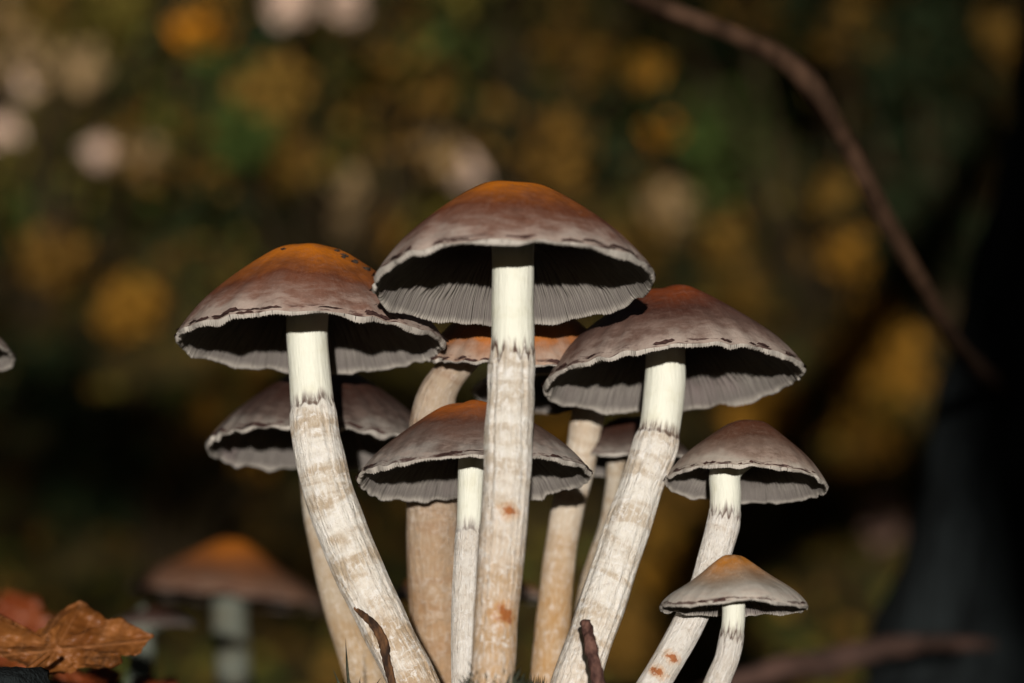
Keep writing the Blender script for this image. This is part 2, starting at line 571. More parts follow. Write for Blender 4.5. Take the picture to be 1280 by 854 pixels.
    if ring is not None:
        zr = np.array([P(640, ring, d)[2]])
        ir = int(np.argmin(np.abs(c[:, 2] - zr)))
        lring = along[ir]
    else:
        lring = along[0] - .01
    lump = Wave(seed + 91, 9, 2, 420)
    fibr = Wave(seed + 92, 14, 30, 90, 9)
    jag = Wave(seed + 93, 10, 17, 0, 2)
    def disp(A, I):
        al = along[I]
        lo = smooth01(al, lring - .001, lring + .002)
        return rad[I] * (.022 * lump(A, al) + (.006 + .024 * lo) * fibr(A, al)) + rad[I] * .015 * lo
    naS = int(n_around)
    v, f, A, I = tube(c, rad, naS, disp)
    edge_off = (.0006, .0018, .0011, .0007)[seed % 4] * jag(A) + .0008
    ringd = along[I] - lring + edge_off
    if ring is not None:
        # ledge of the coat: push the wall outwards just under the jagged edge
        t_, fr, sd = frames(c)
        push = rad[I] * (.055 * smooth01(ringd, -.0003, .0005) * (1 - smooth01(ringd, .002, .010)))
        dirs = (np.cos(A)[..., None] * fr[:, None, :] + np.sin(A)[..., None] * sd[:, None, :])
        v = (v.reshape(*A.shape, 3) + push[..., None] * dirs).reshape(-1, 3)
    ua = A / (2 * math.pi)
    ua = np.where(ua > .5, 1 - ua, ua) + np.where(ua > .5, 0, 0) * 0
    # signed coordinate with its fold at the hidden back of the stem
    ua = np.where(A <= math.pi, A, A - 2 * math.pi) / (2 * math.pi) + .5
    mesh_obj("stem", v - base, f, stem_mat, root, {"around": ua.ravel(), "along": along[I].ravel(), "ring": ringd.ravel()})
    return root


# materials of the single caps and stems
capA = cap_material("cap_skin_left", seed=1.3, span=1.12)
capM = cap_material("cap_skin_tall", seed=4.1, span=1.10)
capC = cap_material("cap_skin_right", centre=(.24, .05, .010), mid=(.088, .034, .023), outer=(.165, .105, .085), down=.85, seed=7.7)
capE = cap_material("cap_skin_front", centre=(.56, .14, .010), mid=(.125, .052, .032), outer=(.135, .10, .086), edge=(.29, .26, .235), down=.75, seed=2.9)
capF = cap_material("cap_skin_brown", centre=(.11, .032, .013), mid=(.12, .057, .037), outer=(.21, .15, .12), down=.85, edge=(.40, .35, .30), seed=9.2)
capD = cap_material("cap_skin_small", centre=(.52, .20, .03), mid=(.34, .225, .145), outer=(.38, .325, .27), edge=(.46, .42, .37), seed=5.4, span=.86)
capB = cap_material("cap_skin_darkened", centre=(.075, .022, .010), mid=(.045, .020, .014), outer=(.072, .049, .041), edge=(.19, .165, .145), seed=3.6, down=.35)  # skin darkened to carry the shadow of the upper left cap
capH = cap_material("cap_skin_back", centre=(.54, .17, .02), mid=(.40, .125, .022), outer=(.29, .145, .082), edge=(.36, .255, .195), seed=6.6, span=1.3, down=.4)

stM = stem_material("stem_skin_tall", seed=1.0, ring_amt=.95, low_from=.05, low_amt=.85, blot_amt=.55,
                    rust=((.47, .0695, .075, .0020), (.43, .0955, .12, .0034)))
stA = stem_material("stem_skin_left", seed=5.0, low_amt=.36, blot_amt=.75)
stC = stem_material("stem_skin_right", seed=9.0, low_amt=.30, blot_amt=.6)
stE = stem_material("stem_skin_front", seed=13.0, ring_amt=.45, base=(.76, .71, .65), low_amt=.05, blot_amt=.25)
stF = stem_material("stem_skin_brown", seed=17.0, ring_amt=.7, base=(.76, .71, .65), low_amt=.1, blot_amt=.25, rust=((.50, .0555, .10, .0016), (.56, .061, .12, .0016)))
stD = stem_material("stem_skin_small", seed=21.0, ring_amt=.85, base=(.74, .69, .63), low_amt=.1, blot_amt=.2)
stL = stem_material("stem_skin_tan", seed=25.0, fibre=.3, base=(.47, .36, .26), tan=(.33, .20, .12), low=(.42, .22, .08), low_from=.03, low_amt=.6)
stJ = stem_material("stem_skin_ochre", seed=29.0, fibre=.5, base=(.66, .56, .44), tan=(.46, .31, .18), low=(.48, .25, .07), low_from=.022, low_amt=.95, rust=((.62, .028, .06, .0014),))
stB = stem_material("stem_skin_curved", seed=33.0, fibre=.4, base=(.50, .42, .32), tan=(.38, .26, .15), low=(.46, .28, .12), low_from=.02, low_amt=.6)

mushroom("tallest mushroom with wide orange-topped cap in the middle of the clump", (641, 354), .750, 179, 15.8,
         [(641, 316, 26), (641, 380, 26.5), (640, 450, 27), (637, 520, 29), (634, 590, 29.5), (629, 660, 28.5), (624, 720, 28), (619, 790, 27), (615, 850, 27), (611, 905, 29)],
         hr=.715, seed=1, ring=447, cap_mat=capM, stem_mat=stM, gills=250, flaps=34, roll=-1.5, n_around=72)
mushroom("large orange-brown mushroom at the upper left with a stem bending to the right", (386, 428), .803, 168, 12.6,
         [(384, 398, 26), (386, 450, 26), (391, 512, 28), (401, 580, 31), (421, 645, 32.5), (448, 712, 33), (478, 775, 32.5), (512, 845, 33), (540, 905, 34)],
         hr=.735, seed=2, ring=512, cap_mat=capA, stem_mat=stA, gills=230, roll=.8, n_around=72,
         crumbs=((.30, .72, .0007), (.36, .8, .0008), (.44, .86, .0009), (.40, .70, .0006), (.52, .98, .0010), (.60, 1.1, .0008), (.33, -.6, .0006)))
mushroom("large dark-topped mushroom at the right with a stem slanting down to the left", (842, 474), .812, 162, 15.2,
         [(832, 430, 25), (831, 480, 25.5), (823, 545, 27), (805, 600, 28), (786, 655, 29), (768, 710, 30), (750, 765, 30), (727, 830, 30), (704, 895, 31)],
         hr=.72, seed=3, ring=548, cap_mat=capC, stem_mat=stC, gills=230, roll=-3.5, n_around=72)
mushroom("mushroom with grey cap and orange top behind the foot of the tallest stem", (593, 598), .792, 146, 14.0,
         [(590, 570, 17), (589, 620, 17), (587, 668, 17), (584, 730, 18), (583, 800, 19), (584, 870, 20)],
         hr=.66, seed=4, ring=666, cap_mat=capE, stem_mat=stE, gills=190, roll=-1.5)
mushroom("brown-capped mushroom at the right, its stem hidden by the smallest cap", (932, 605), .800, 101, 16.0,
         [(908, 588, 19.5), (907, 620, 19.5), (905, 650, 20), (893, 695, 20), (879, 740, 21), (858, 785, 22), (828, 838, 23), (795, 895, 24)],
         hr=.80, seed=5, ring=648, cap_mat=capF, stem_mat=stF, gills=170, roll=3.0)
mushroom("smallest mushroom with pale conical cap at the lower right", (917, 760), .758, 94, 10.2,
         [(917, 752, 14.5), (917, 775, 14.5), (914, 800, 15), (908, 825, 15.5), (898, 850, 17), (884, 890, 19)],
         hr=.71, seed=6, ring=799, cap_mat=capD, stem_mat=stD, gills=150, profile=PROFILE_CONE, flaps=14, wob=.8)
mushroom("shade-darkened mushroom under the upper left cap with a thin curved stem", (403, 560), .872, 146, 12.6,
         [(392, 545, 15), (389, 590, 14), (393, 640, 14), (404, 690, 16), (420, 745, 20), (442, 805, 25), (468, 870, 29)],
         hr=.70, seed=7, ring=None, cap_mat=capB, stem_mat=stB, gills=190)
mushroom("orange-brown mushroom behind the tallest one with a thick blurred tan stem", (646, 446), .826, 115, -4,
         [(590, 440, 24), (551, 484, 25), (541, 530, 28), (540, 600, 31), (541, 670, 32), (544, 740, 32), (549, 810, 33), (555, 885, 34)],
         hr=.72, seed=8, ring=None, cap_mat=capH, stem_mat=stL, gills=170, lean=-17)
mushroom("mushroom with ochre lower stem between the tallest and the right mushroom", (697, 492), .872, 108, 14.0,
         [(733, 500, 20), (731, 540, 20), (722, 590, 20), (709, 640, 20.5), (699, 700, 20), (692, 770, 21), (684, 860, 22)],
         hr=.42, seed=9, ring=None, cap_mat=capC, stem_mat=stJ, gills=170, lean=10)
mushroom("small grey mushroom half hidden behind the right slanting stem", (788, 580), .880, 84, 12.0,
         [(771, 578, 12), (769, 610, 12), (762, 655, 13), (748, 700, 14), (735, 750, 14), (722, 870, 15)],
         hr=.70, seed=10, ring=None, cap_mat=capB, stem_mat=stB, gills=120, flaps=8, lean=8)

# blurred mushrooms beyond the clump
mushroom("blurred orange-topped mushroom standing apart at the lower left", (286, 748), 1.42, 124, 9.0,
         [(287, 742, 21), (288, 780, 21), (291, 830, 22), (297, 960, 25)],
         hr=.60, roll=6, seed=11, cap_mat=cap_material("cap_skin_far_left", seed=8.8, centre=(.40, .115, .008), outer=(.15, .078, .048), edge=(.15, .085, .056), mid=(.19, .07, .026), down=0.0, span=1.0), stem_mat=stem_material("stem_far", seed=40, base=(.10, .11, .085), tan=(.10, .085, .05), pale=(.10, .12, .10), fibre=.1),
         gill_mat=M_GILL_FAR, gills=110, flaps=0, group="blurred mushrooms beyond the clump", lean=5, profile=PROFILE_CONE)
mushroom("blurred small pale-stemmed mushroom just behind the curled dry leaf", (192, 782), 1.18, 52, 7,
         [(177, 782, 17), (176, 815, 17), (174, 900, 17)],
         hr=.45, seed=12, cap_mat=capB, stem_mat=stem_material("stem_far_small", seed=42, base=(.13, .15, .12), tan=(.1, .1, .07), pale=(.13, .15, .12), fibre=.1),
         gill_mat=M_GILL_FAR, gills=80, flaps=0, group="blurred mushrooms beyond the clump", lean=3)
mushroom("blurred low mushroom seen through the gap between the clump's stems", (583, 748), 1.06, 97, 8,
         [(583, 740, 16), (583, 800, 17), (583, 930, 18)],
         hr=.50, seed=13, cap_mat=capH, stem_mat=stL, gills=110, flaps=0, group="blurred mushrooms beyond the clump", lean=4)
mushroom("mushroom cap just entering at the left edge of the picture", (-92, 446), .86, 112, 12,
         [(-96, 430, 20), (-130, 560, 21), (-165, 720, 23), (-190, 900, 25)],
         hr=.62, seed=14, cap_mat=capA, stem_mat=stE, gills=150, flaps=6, group="blurred mushrooms beyond the clump", lean=8)


# ------------------------------------------------------------------ ground
def terrain(x, y):
    x = np.asarray(x, float); y = np.asarray(y, float)
    mound = -.028 + .008 * np.sin(x * 17 + 1) * np.sin(y * 13) * np.exp(-(x**2 + (y - .7)**2) / 1.5)
    drop = -.62 * smooth01(y, .86, 3.6)
    slope = np.maximum(0, y - 5.2) * .47 * smooth01(y, 5.0, 7.5) * (1 - .55 * smooth01(y, 26, 70))
    side = .05 * np.sin(x * 1.3 + .4) * smooth01(np.abs(x) + np.abs(y), 1.0, 4) + .12 * np.sin(y * .7 + x * .5) * smooth01(y, 5, 9)
    back = -.55 * smooth01(-y, .3, 3.0)
    left = .03 * smooth01(-x, .08, .2) * np.exp(-((y - .84) / .12) ** 2)
    return mound + drop + slope + side + back + left


def axis_pts(lo, hi, fine_lo, fine_hi, n_f, n_c):
    a = fine_lo - (np.geomspace(1, 1 + (fine_lo - lo), n_c) - 1)[1:][::-1]
    b = fine_hi + (np.geomspace(1, 1 + (hi - fine_hi), n_c) - 1)[1:]
    return np.concatenate([a, np.linspace(fine_lo, fine_hi, n_f), b])


xs = axis_pts(-260, 260, -1.5, 1.5, 90, 40)
ys = axis_pts(-200, 420, -.5, 12, 220, 34)
Y, X = np.meshgrid(ys, xs, indexing='ij')
Z = terrain(X, Y)
g = mesh_obj("ground", np.stack([X, Y, Z], -1).reshape(-1, 3), grid_faces(len(ys), len(xs), False), M_SOIL)
tag(g, kind="structure")

# ------------------------------------------------------------------ leaves in masses (shrub crowns, litter)
COLOURS = {
    'pale': (.62, .45, .35), 'beige': (.27, .18, .088), 'dim': (.15, .082, .016), 'ochre': (.28, .135, .018), 'orange': (.46, .18, .014),  # the pale leaf colour stands in for bright sky gaps
    'brown': (.15, .078, .015), 'olive': (.115, .092, .017), 'green': (.040, .062, .014), 'dark': (.016, .024, .010), 'pink': (.36, .22, .17),
}


def leaf_verts(n, size, rng, face=.0):
    """n folded pointed leaves round the origin: (n,6,3)"""
    shp = np.array([[0, 0, 0], [.28, .38, .06], [.22, .75, .05], [0, 1.0, 0], [-.22, .75, .05], [-.28, .38, .06]]) - np.array([0, .5, 0])
    a = rng.normal(size=(n, 3)); b = rng.normal(size=(n, 3))
    nrm = a + np.array([0, -face, 0])
    nrm /= np.linalg.norm(nrm, axis=1)[:, None]
    t = b - (b * nrm).sum(1)[:, None] * nrm
    t /= np.linalg.norm(t, axis=1)[:, None]
    s = np.cross(t, nrm)
    sz = size * rng.uniform(.6, 1.25, n)
    v = shp[None, :, 0, None] * s[:, None, :] + shp[None, :, 1, None] * t[:, None, :] + shp[None, :, 2, None] * nrm[:, None, :]
    return v * sz[:, None, None]


def leaf_mass(name, centres, cols, size, parent, base, rng, face=.6):
    n = len(centres)
    v = leaf_verts(n, size, rng, face) + centres[:, None, :]
    i = np.arange(n)[:, None] * 6
    f = np.concatenate([i + np.array([[0, 1, 2, 3]]), i + np.array([[0, 3, 4, 5]])], 0)
    c = np.repeat(cols, 6, axis=0)
    return mesh_obj(name, v.reshape(-1, 3) - base, f, M_FOLIAGE, parent, smooth=False, colors=c)


def blob(c, rad, n, rng):
    p = rng.normal(size=(n, 3))
    p /= np.linalg.norm(p, axis=1)[:, None]
    return c + p * (rng.uniform(0, 1, n) ** .4)[:, None] * np.asarray(rad)


def shrub(label, px, d, main, clumps, fill, height=1.6, width=.7, seed=0, size=.05, cat="shrub", name="autumn_shrub", stems=5):
    """a bush: several stems fan out from its foot; leaves hang in clumps"""
    rng = np.random.default_rng(seed + 300)
    x = (px - 640) / F * d
    base = np.array([x, d, float(terrain(x, d)) - .03])
    root = empty(name, base)
    tag(root, label, cat, "blurred shrubs on the slope behind")
    cs, cl, tips = [], [], []
    for (cpx, cpy, rpx, colname, n) in clumps:
        dd = d + rng.uniform(-.25, .1)
        while dd > 4.6 and P(cpx, cpy, dd)[2] < terrain((cpx - 640) / F * dd, dd) + rpx / F * dd + .03:
            dd -= .08          # keep the bough above the rising slope
        c = P(cpx, cpy, dd)
        r = rpx / F * dd * (1.0 if colname in ('pale', 'orange', 'pink') else 1.4)
        cs.append(blob(c, (r, r * .9, r), n, rng)); tips.append(c)
        cl.append(np.tile(np.array(COLOURS[colname]), (n, 1)) * rng.uniform(.8, 1.15, (n, 1)))
    nb = int(fill / 60)
    for k in range(nb):
        c = base + np.array([rng.normal() * width, rng.uniform(.0, .7), rng.uniform(.12, 1) ** .9 * height])
        r = rng.uniform(.10, .26)
        cs.append(blob(c, (r, r, r * .8), 60, rng))
        if k % 3 == 0: tips.append(c)
        cn = main[rng.integers(0, len(main))]
        cl.append(np.tile(np.array(COLOURS[cn]), (60, 1)) * rng.uniform(.6, 1.2, (60, 1)))
    leaf_mass("crown", np.vstack(cs), np.vstack(cl), size, root, base, rng)
    # stems: one mesh, each running from the foot to a clump
    vv, ff, off = [], [], 0
    for tip in tips[:14]:
        mid = base * .55 + tip * .45 + np.array([rng.normal() * .06, rng.normal() * .06, .08])
        c = spline(np.array([base, mid, tip]), 10)
        v, f, _, _ = tube(c, np.linspace(.014, .003, 10), 6)
        vv.append(v - base); ff.append(f + off); off += len(v)
    mesh_obj("stems", np.vstack(vv), np.vstack(ff), M_BARK2, root)
    return root


SH = [
    ("shrub with beige leaves and pale clumps for sky gaps at the far upper left", 40, 7.2, ['olive', 'brown', 'olive', 'green'],
     [(35, 100, 24, 'pale', 60), (0, 162, 16, 'pale', 50), (100, 85, 22, 'beige', 45), (125, 190, 15, 'pale', 50), (172, 192, 24, 'beige', 40), (60, 330, 30, 'brown', 60), (20, 60, 40, 'beige', 35)], 1500),
    ("shrub with a glowing ochre clump above the left mushroom", 210, 7.8, ['brown', 'olive', 'dark', 'ochre'],
     [(250, 35, 36, 'orange', 110), (155, 385, 30, 'ochre', 70), (270, 5, 30, 'ochre', 60), (215, 150, 22, 'green', 60), (90, 300, 24, 'ochre', 30)], 1500),
    ("shrub with pinkish-white clumps for sky gaps at the top edge of the picture", 390, 7.0, ['olive', 'dark', 'green', 'brown'],
     [(362, 2, 24, 'pale', 110), (432, 2, 20, 'pale', 55), (345, 120, 38, 'dim', 60), (365, 205, 28, 'dim', 50), (300, 170, 30, 'green', 70)], 1500),
    ("beige-leaved shrub just left of the tallest cap", 480, 7.6, ['olive', 'brown', 'green', 'dark'],
     [(437, 262, 32, 'beige', 90), (472, 290, 22, 'ochre', 50), (580, 212, 22, 'pale', 60), (545, 195, 30, 'beige', 45), (480, 100, 40, 'olive', 60)], 1500),
    ("dark green shrub above the tallest cap", 690, 7.4, ['green', 'dark', 'brown', 'dark'],
     [(560, 70, 50, 'green', 70), (720, 60, 40, 'brown', 50), (690, 190, 40, 'brown', 60), (805, 85, 18, 'ochre', 26)], 1500),
    ("green shrub with small orange spots right of the tallest cap", 850, 7.9, ['green', 'olive', 'dark', 'green'],
     [(830, 168, 20, 'orange', 60), (905, 200, 50, 'green', 130), (940, 110, 45, 'green', 90), (836, 262, 24, 'beige', 60), (800, 310, 30, 'dim', 30), (905, 300, 24, 'dim', 36)], 1400),
    ("shrub with ochre leaves behind the bent branch", 1010, 7.1, ['olive', 'dark', 'brown', 'dark'],
     [(1032, 240, 22, 'dim', 40), (1062, 316, 22, 'ochre', 40), (1000, 310, 22, 'dim', 40), (925, 365, 26, 'dim', 40), (1060, 50, 34, 'dim', 36), (1030, 20, 26, 'dim', 36)], 1300),
    ("tall ochre shrub at the right between the mushrooms and the trunk", 1090, 7.5, ['brown', 'ochre', 'dark', 'dark'],
     [(1095, 455, 46, 'ochre', 230), (1080, 530, 36, 'ochre', 110), (955, 515, 34, 'ochre', 150), (1085, 400, 30, 'ochre', 50), (1105, 655, 24, 'pink', 80), (1070, 590, 30, 'brown', 60)], 900),
    ("dark evergreen shrub at the far right behind the trunk", 1200, 6.9, ['dark', 'dark', 'dark', 'green'],
     [(1250, 50, 26, 'dim', 40), (1180, 160, 60, 'dark', 160), (1160, 300, 60, 'dark', 160), (1150, 60, 60, 'dark', 160)], 2100),
    ("low brown shrub at the foot of the slope behind the stems", 800, 6.4, ['brown', 'dark', 'dark', 'olive'],
     [(835, 700, 40, 'ochre', 80), (780, 790, 36, 'brown', 70), (690, 545, 24, 'ochre', 40), (860, 640, 40, 'brown', 60)], 500),
    ("low dark bush at the foot of the slope at left", 200, 6.3, ['dark', 'green', 'brown', 'dark'],
     [(330, 500, 26, 'brown', 60), (320, 570, 20, 'ochre', 20), (60, 480, 40, 'dark', 120), (250, 520, 26, 'ochre', 24), (120, 600, 60, 'dark', 160)], 700),
]
for i, (lab, px, d, main, clumps, fill) in enumerate(SH):
    low = lab.startswith("low")
    shrub(lab, px, d, main, clumps, fill, height=.7 if low else 1.9, width=.55 if low else .42, seed=i)

# leaf litter lying on the slope and round the mound
rng = np.random.default_rng(77)
n = 26000
ly = 3.2 + rng.uniform(0, 1, n) ** 1.3 * 12
lx = rng.normal(size=n) * (.35 + ly * .33)
cols = np.array([COLOURS[k] for k in ('brown', 'olive', 'olive', 'brown', 'green', 'dark')])[rng.integers(0, 6, n)] * rng.uniform(.5, 1.1, (n, 1))
lit = leaf_mass("leaf_litter", np.stack([lx, ly, terrain(lx, ly) + .012], -1), cols, .06, None, np.zeros(3), rng, face=.4)
tag(lit, "fallen brown leaves covering the slope behind", "leaf litter", kind="stuff")

# ------------------------------------------------------------------ bigger trees on the slope
def tree(label, px, d, r0, lean, height, seed, mat=M_BARK2, crown=('brown', 'olive', 'green'), n=1600, group="trees on the slope behind", low=1.6):
    rng = np.random.default_rng(seed)
    x = (px - 640) / F * d
    base = np.array([x, d, float(terrain(x, d)) - .05])
    root = empty("forest_tree", base)
    tag(root, label, "tree", group)
    top = base + np.array([lean, .1, height])
    c = spline(np.array([base, base * .6 + top * .4 + np.array([rng.normal() * .05, 0, 0]), top]), 30)
    w = Wave(seed, 8, 7, 9, 1)
    rr = np.linspace(r0, r0 * .35, 30) + r0 * .5 * np.exp(-np.arange(30) / 1.5)
    v, f, _, _ = tube(c, rr, 24, lambda A, I: rr[I] * .07 * w(A, I * .3))
    mesh_obj("trunk", v - base, f, mat, root)
    vv, ff, off, tips = [], [], 0, []
    for k in range(9):
        s = c[14 + int(k * 1.7)]
        a = k * 2.4 + rng.uniform(-.4, .4)
        tip = s + np.array([math.cos(a), math.sin(a), .55]) * height * rng.uniform(.16, .26)
        cc = spline(np.array([s, s * .5 + tip * .5 + np.array([0, 0, .06 * height * .3]), tip]), 10)
        v, f, _, _ = tube(cc, np.linspace(r0 * .32, r0 * .06, 10), 8)
        vv.append(v - base); ff.append(f + off); off += len(v); tips += [tip, cc[6]]
    mesh_obj("limbs", np.vstack(vv), np.vstack(ff), mat, root)
    cs, cl = [], []
    m = n // len(tips)
    for t in tips:
        cs.append(blob(t, np.array([1, 1, .7]) * height * .12, m, rng))
        cl.append(np.tile(np.array(COLOURS[crown[rng.integers(0, len(crown))]]), (m, 1)))
    leaf_mass("crown", np.vstack(cs), np.vstack(cl), .075, root, base, rng, face=.2)
    return root, base


tree("slim dark tree on the slope at the right behind the ochre shrub", 1000, 8.9, .075, .15, 5.2, 21, M_BARK)
tree("dark tree on the slope at the far left", 190, 9.6, .10, -.2, 5.6, 22, M_BARK)
tree("tree on the slope behind the dark trunk at the right", 1175, 10.2, .09, .1, 6.0, 23, M_BARK)

# added unseen tree behind the camera, shaped to shade slope and right trunk
rng = np.random.default_rng(51)
base = np.array([.41, -1.6, float(terrain(.41, -1.6)) - .05])
root = empty("forest_tree", base)
tag(root, "added unseen tree behind the viewpoint that shades the slope", "tree")
c = spline(np.array([base, base + [.0, 0, .5], base + [.01, 0, 1.12], base + [1.1, -.1, 1.42], base + [2.2, -.2, 1.9], base + [2.6, -.4, 3.2]]), 40)
rr = np.linspace(.15, .05, 40) + .06 * np.exp(-np.arange(40) / 2.0)
w = Wave(52, 10, 9, 8, 2)
v, f, _, _ = tube(c, rr, 32, lambda A, I: rr[I] * .06 * w(A, I * .3))
mesh_obj("trunk", v - base, f, M_BARK, root)
vv, ff, off, cs = [], [], 0, []
for k in range(30):
    z = CAM_H + .78 + (k / 29.0) ** 1.7 * 2.2
    tip = np.array([rng.uniform(-2.6, 2.6), -2.6 + rng.uniform(-.9, .9), z + rng.uniform(-.05, .05)])
    s = c[min(39, 14 + int(k * .7))]
    cc = spline(np.array([s, s * .5 + tip * .5 + np.array([0, 0, .16]), tip]), 12)
    v, f, _, _ = tube(cc, np.linspace(.022, .004, 12), 6)
    vv.append(v - base); ff.append(f + off); off += len(v)
    cs.append(blob(tip, (.42, .42, .15), 130, rng)); cs.append(blob(cc[8], (.32, .32, .14), 60, rng))
mesh_obj("limbs", np.vstack(vv), np.vstack(ff), M_BARK, root)
cs = np.vstack(cs)
cs = cs[cs[:, 2] > CAM_H + .68]
for (gx, gz, gw, gh) in ((.80, 1.52, .50, .27), (-1.05, 1.70, .36, .26), (-.75, 2.1, .5, .2), (-.68, 2.42, .55, .26)):      # gaps cut to let sun onto chosen shrub clumps
    cs = cs[((cs[:, 0] - gx) / gw) ** 2 + ((cs[:, 2] - gz) / gh) ** 2 > 1]
leaf_mass("crown", cs, np.tile(np.array(COLOURS['olive']), (len(cs), 1)) * rng.uniform(.6, 1.4, (len(cs), 1)), .075, root, base, rng, face=.3)

# ------------------------------------------------------------------ the dark leaning tree at the right, with the bent branch
rng = np.random.default_rng(5)
d0 = 1.62
base = P(1420, 1000, d0)
base[2] = float(terrain(base[0], base[1])) - .04
root = empty("forest_tree", base)
tag(root, "dark leaning tree trunk at the right edge with a bent bare branch", "tree")
cpts = np.array([P(1325, 1150, d0), P(1338, 900, d0), P(1368, 640, d0), P(1422, 420, d0), P(1472, 200, d0), P(1525, -60, d0), P(2100, -900, d0), P(3200, -2600, d0 + .1), P(3900, -5200, d0 + .25)])
c = spline(cpts, 90)
w = Wave(8, 12, 14, 8, 2)
rr = np.interp(np.linspace(0, 1, 90), [0, .05, .12, .2, .3, .6, 1], [.158, .124, .102, .096, .093, .06, .028])
v, f, _, _ = tube(c, rr, 72, lambda A, I: rr[I] * .045 * w(A, I * .22))
mesh_obj("trunk", v - base, f, M_BARK, root)
bp = [(1262, 500, 1.56, 13), (1222, 462, 1.34, 11), (1194, 428, 1.12, 10), (1150, 350, 1.04, 10), (1113, 285, 1.02, 10.5), (1075, 210, 1.005, 11.5), (1042, 150, .995, 12), (1018, 112, .99, 14), (985, 78, .99, 12),
      (930, 48, .985, 11.5), (870, 25, .98, 11.5), (810, 3, .975, 11.5), (740, -40, .95, 12), (660, -110, .94, 10), (600, -200, .93, 7)]
bpts = np.array([[*P(a, b, dd + .07), hw / F * (dd + .07)] for a, b, dd, hw in bp])
cl = spline(bpts, 70)
w2 = Wave(9, 10, 5, 300, 1)
v, f, _, _ = tube(cl[:, :3], cl[:, 3], 20, lambda A, I: cl[I, 3] * .10 * w2(A, I * .004) + cl[I, 3] * .14 * np.exp(-((I - 34) / 1.6) ** 2))
mesh_obj("bent_branch", v - base, f, M_TWIG, root)["label"] = "bent reddish-brown bare branch"
vv, ff, off, tips = [], [], 0, []
for k in range(8):
    s = c[58 + k * 4]
    a = k * 2.4
    tip = s + np.array([math.cos(a) * .5, abs(math.sin(a)) * .5, .35])
    cc = spline(np.array([s, s * .5 + tip * .5 + np.array([0, 0, .05]), tip]), 10)
    v, f, _, _ = tube(cc, np.linspace(.02, .004, 10), 8)
    vv.append(v - base); ff.append(f + off); off += len(v); tips += [tip, cc[6]]
mesh_obj("limbs", np.vstack(vv), np.vstack(ff), M_BARK, root)
cs = np.vstack([blob(t, (.26, .26, .2), 70, rng) for t in tips])
leaf_mass("crown", cs, np.tile(np.array(COLOURS['brown']), (len(cs), 1)) * rng.uniform(.6, 1.3, (len(cs), 1)), .05, root, base, rng, face=.2)

# fallen branch beside the foot of the trunk
pts = np.array([[*P(860, 872, 1.32), 10 / F], [*P(950, 842, 1.33), 17 / F], [*P(1030, 828, 1.35), 22 / F], [*P(1090, 814, 1.36), 21 / F], [*P(1160, 804, 1.38), 15 / F], [*P(1240, 806, 1.42), 9 / F]])
cl = spline(pts, 40)
w = Wave(31, 9, 5, 200, 1)
v, f, _, _ = tube(cl[:, :3], cl[:, 3], 18, lambda A, I: cl[I, 3] * .16 * w(A, I * .006))
b0 = cl[0, :3]
o = mesh_obj("fallen_branch", v - b0, f, plain_noise_material("fallen_branch_bark", (.02, .011, .008), (.085, .046, .035), 45, .8))
o.location = b0
tag(o, "blurred pinkish-brown fallen branch on the ground at the lower right", "branch")

# ------------------------------------------------------------------ small things at the foot of the clump
pts = np.array([[*P(757, 900, .742), 9 / F * .74], [*P(748, 850, .744), 8.5 / F * .74], [*P(741, 820, .747), 8 / F * .74], [*P(735, 790, .751), 7.5 / F * .74], [*P(731, 778, .753), 7 / F * .74]])
cl = spline(pts, 36)
w = Wave(33, 9, 4, 500, 1)
v, f, _, _ = tube(cl[:, :3], cl[:, 3], 16, lambda A, I: cl[I, 3] * .14 * w(A, I * .003))
f = f.tolist() + [list(range(35 * 16, 36 * 16))]
b0 = cl[0, :3]
o = mesh_obj("twig", v - b0, f, M_STICK); o.location = b0
tag(o, "short dark broken twig leaning on the right slanting stem", "twig")

# added strip for the crevice in the left stem, its shadow in the colour
pts = np.array([[*P(443, 760, .7815), 2.5 / F * .79], [*P(454, 769, .7785), 5 / F * .79], [*P(468, 782, .7760), 7 / F * .79], [*P(479, 803, .7748), 8 / F * .78], [*P(483, 825, .7742), 7 / F * .78], [*P(489, 850, .7730), 6 / F * .78], [*P(496, 880, .772), 4 / F * .78]])
cl = spline(pts, 40)
cl[:, 3] *= .8
w = Wave(35, 10, 4, 700, 1)
v, f, _, _ = tube(cl[:, :3], cl[:, 3], 18, lambda A, I: cl[I, 3] * (.14 * w(A, I * .004) - .62 * np.abs(np.cos(A)) ** 2))
b0 = cl[-1, :3]
o = mesh_obj("crevice_strip", v - b0, f, plain_noise_material("crevice_strip_skin", (.022, .012, .008), (.20, .095, .04), 260, .8, .0012, 700, (1, 1, .35))); o.location = b0
tag(o, "narrow dark brown strip standing for a crevice in the left bending stem", "bark")


# dry leaves
def leaf_material(name, c1, c2, c3, seed):
    m, nt, b = new_mat(name)
    N = NT(nt)
    co = N.n("ShaderNodeTexCoord").outputs["Object"]
    n1 = N.noise(co, 60, 4, .6)
    col = N.mix(N.step(n1, .35, .65), c1, c2)
    n2 = N.noise(co, 130, 4, .65)
    col = N.mix(N.math('MULTIPLY', N.step(n2, .50, .68), .75), col, c3)
    n3 = N.noise(co, 240, 5, .7)
    col = N.mix(N.math('MULTIPLY', N.step(n3, .52, .72), .45), col, tuple(min(1, q * 1.6 + .06) for q in c2))
    vein = N.attr("vein").outputs["Fac"]
    col = N.mix(N.math('MULTIPLY', vein, .55), col, tuple(min(1, x * 1.5 + .03) for x in c2))
    N.l(col, b.inputs["Base Color"])
    b.inputs["Roughness"].default_value = .5
    b.inputs["Specular IOR Level"].default_value = .35
    N.bump(N.math('ADD', N.noise(co, 420, 4, .6), N.math('MULTIPLY', vein, 1.2)), .0005, .5, b.inputs["Normal"])
    return m


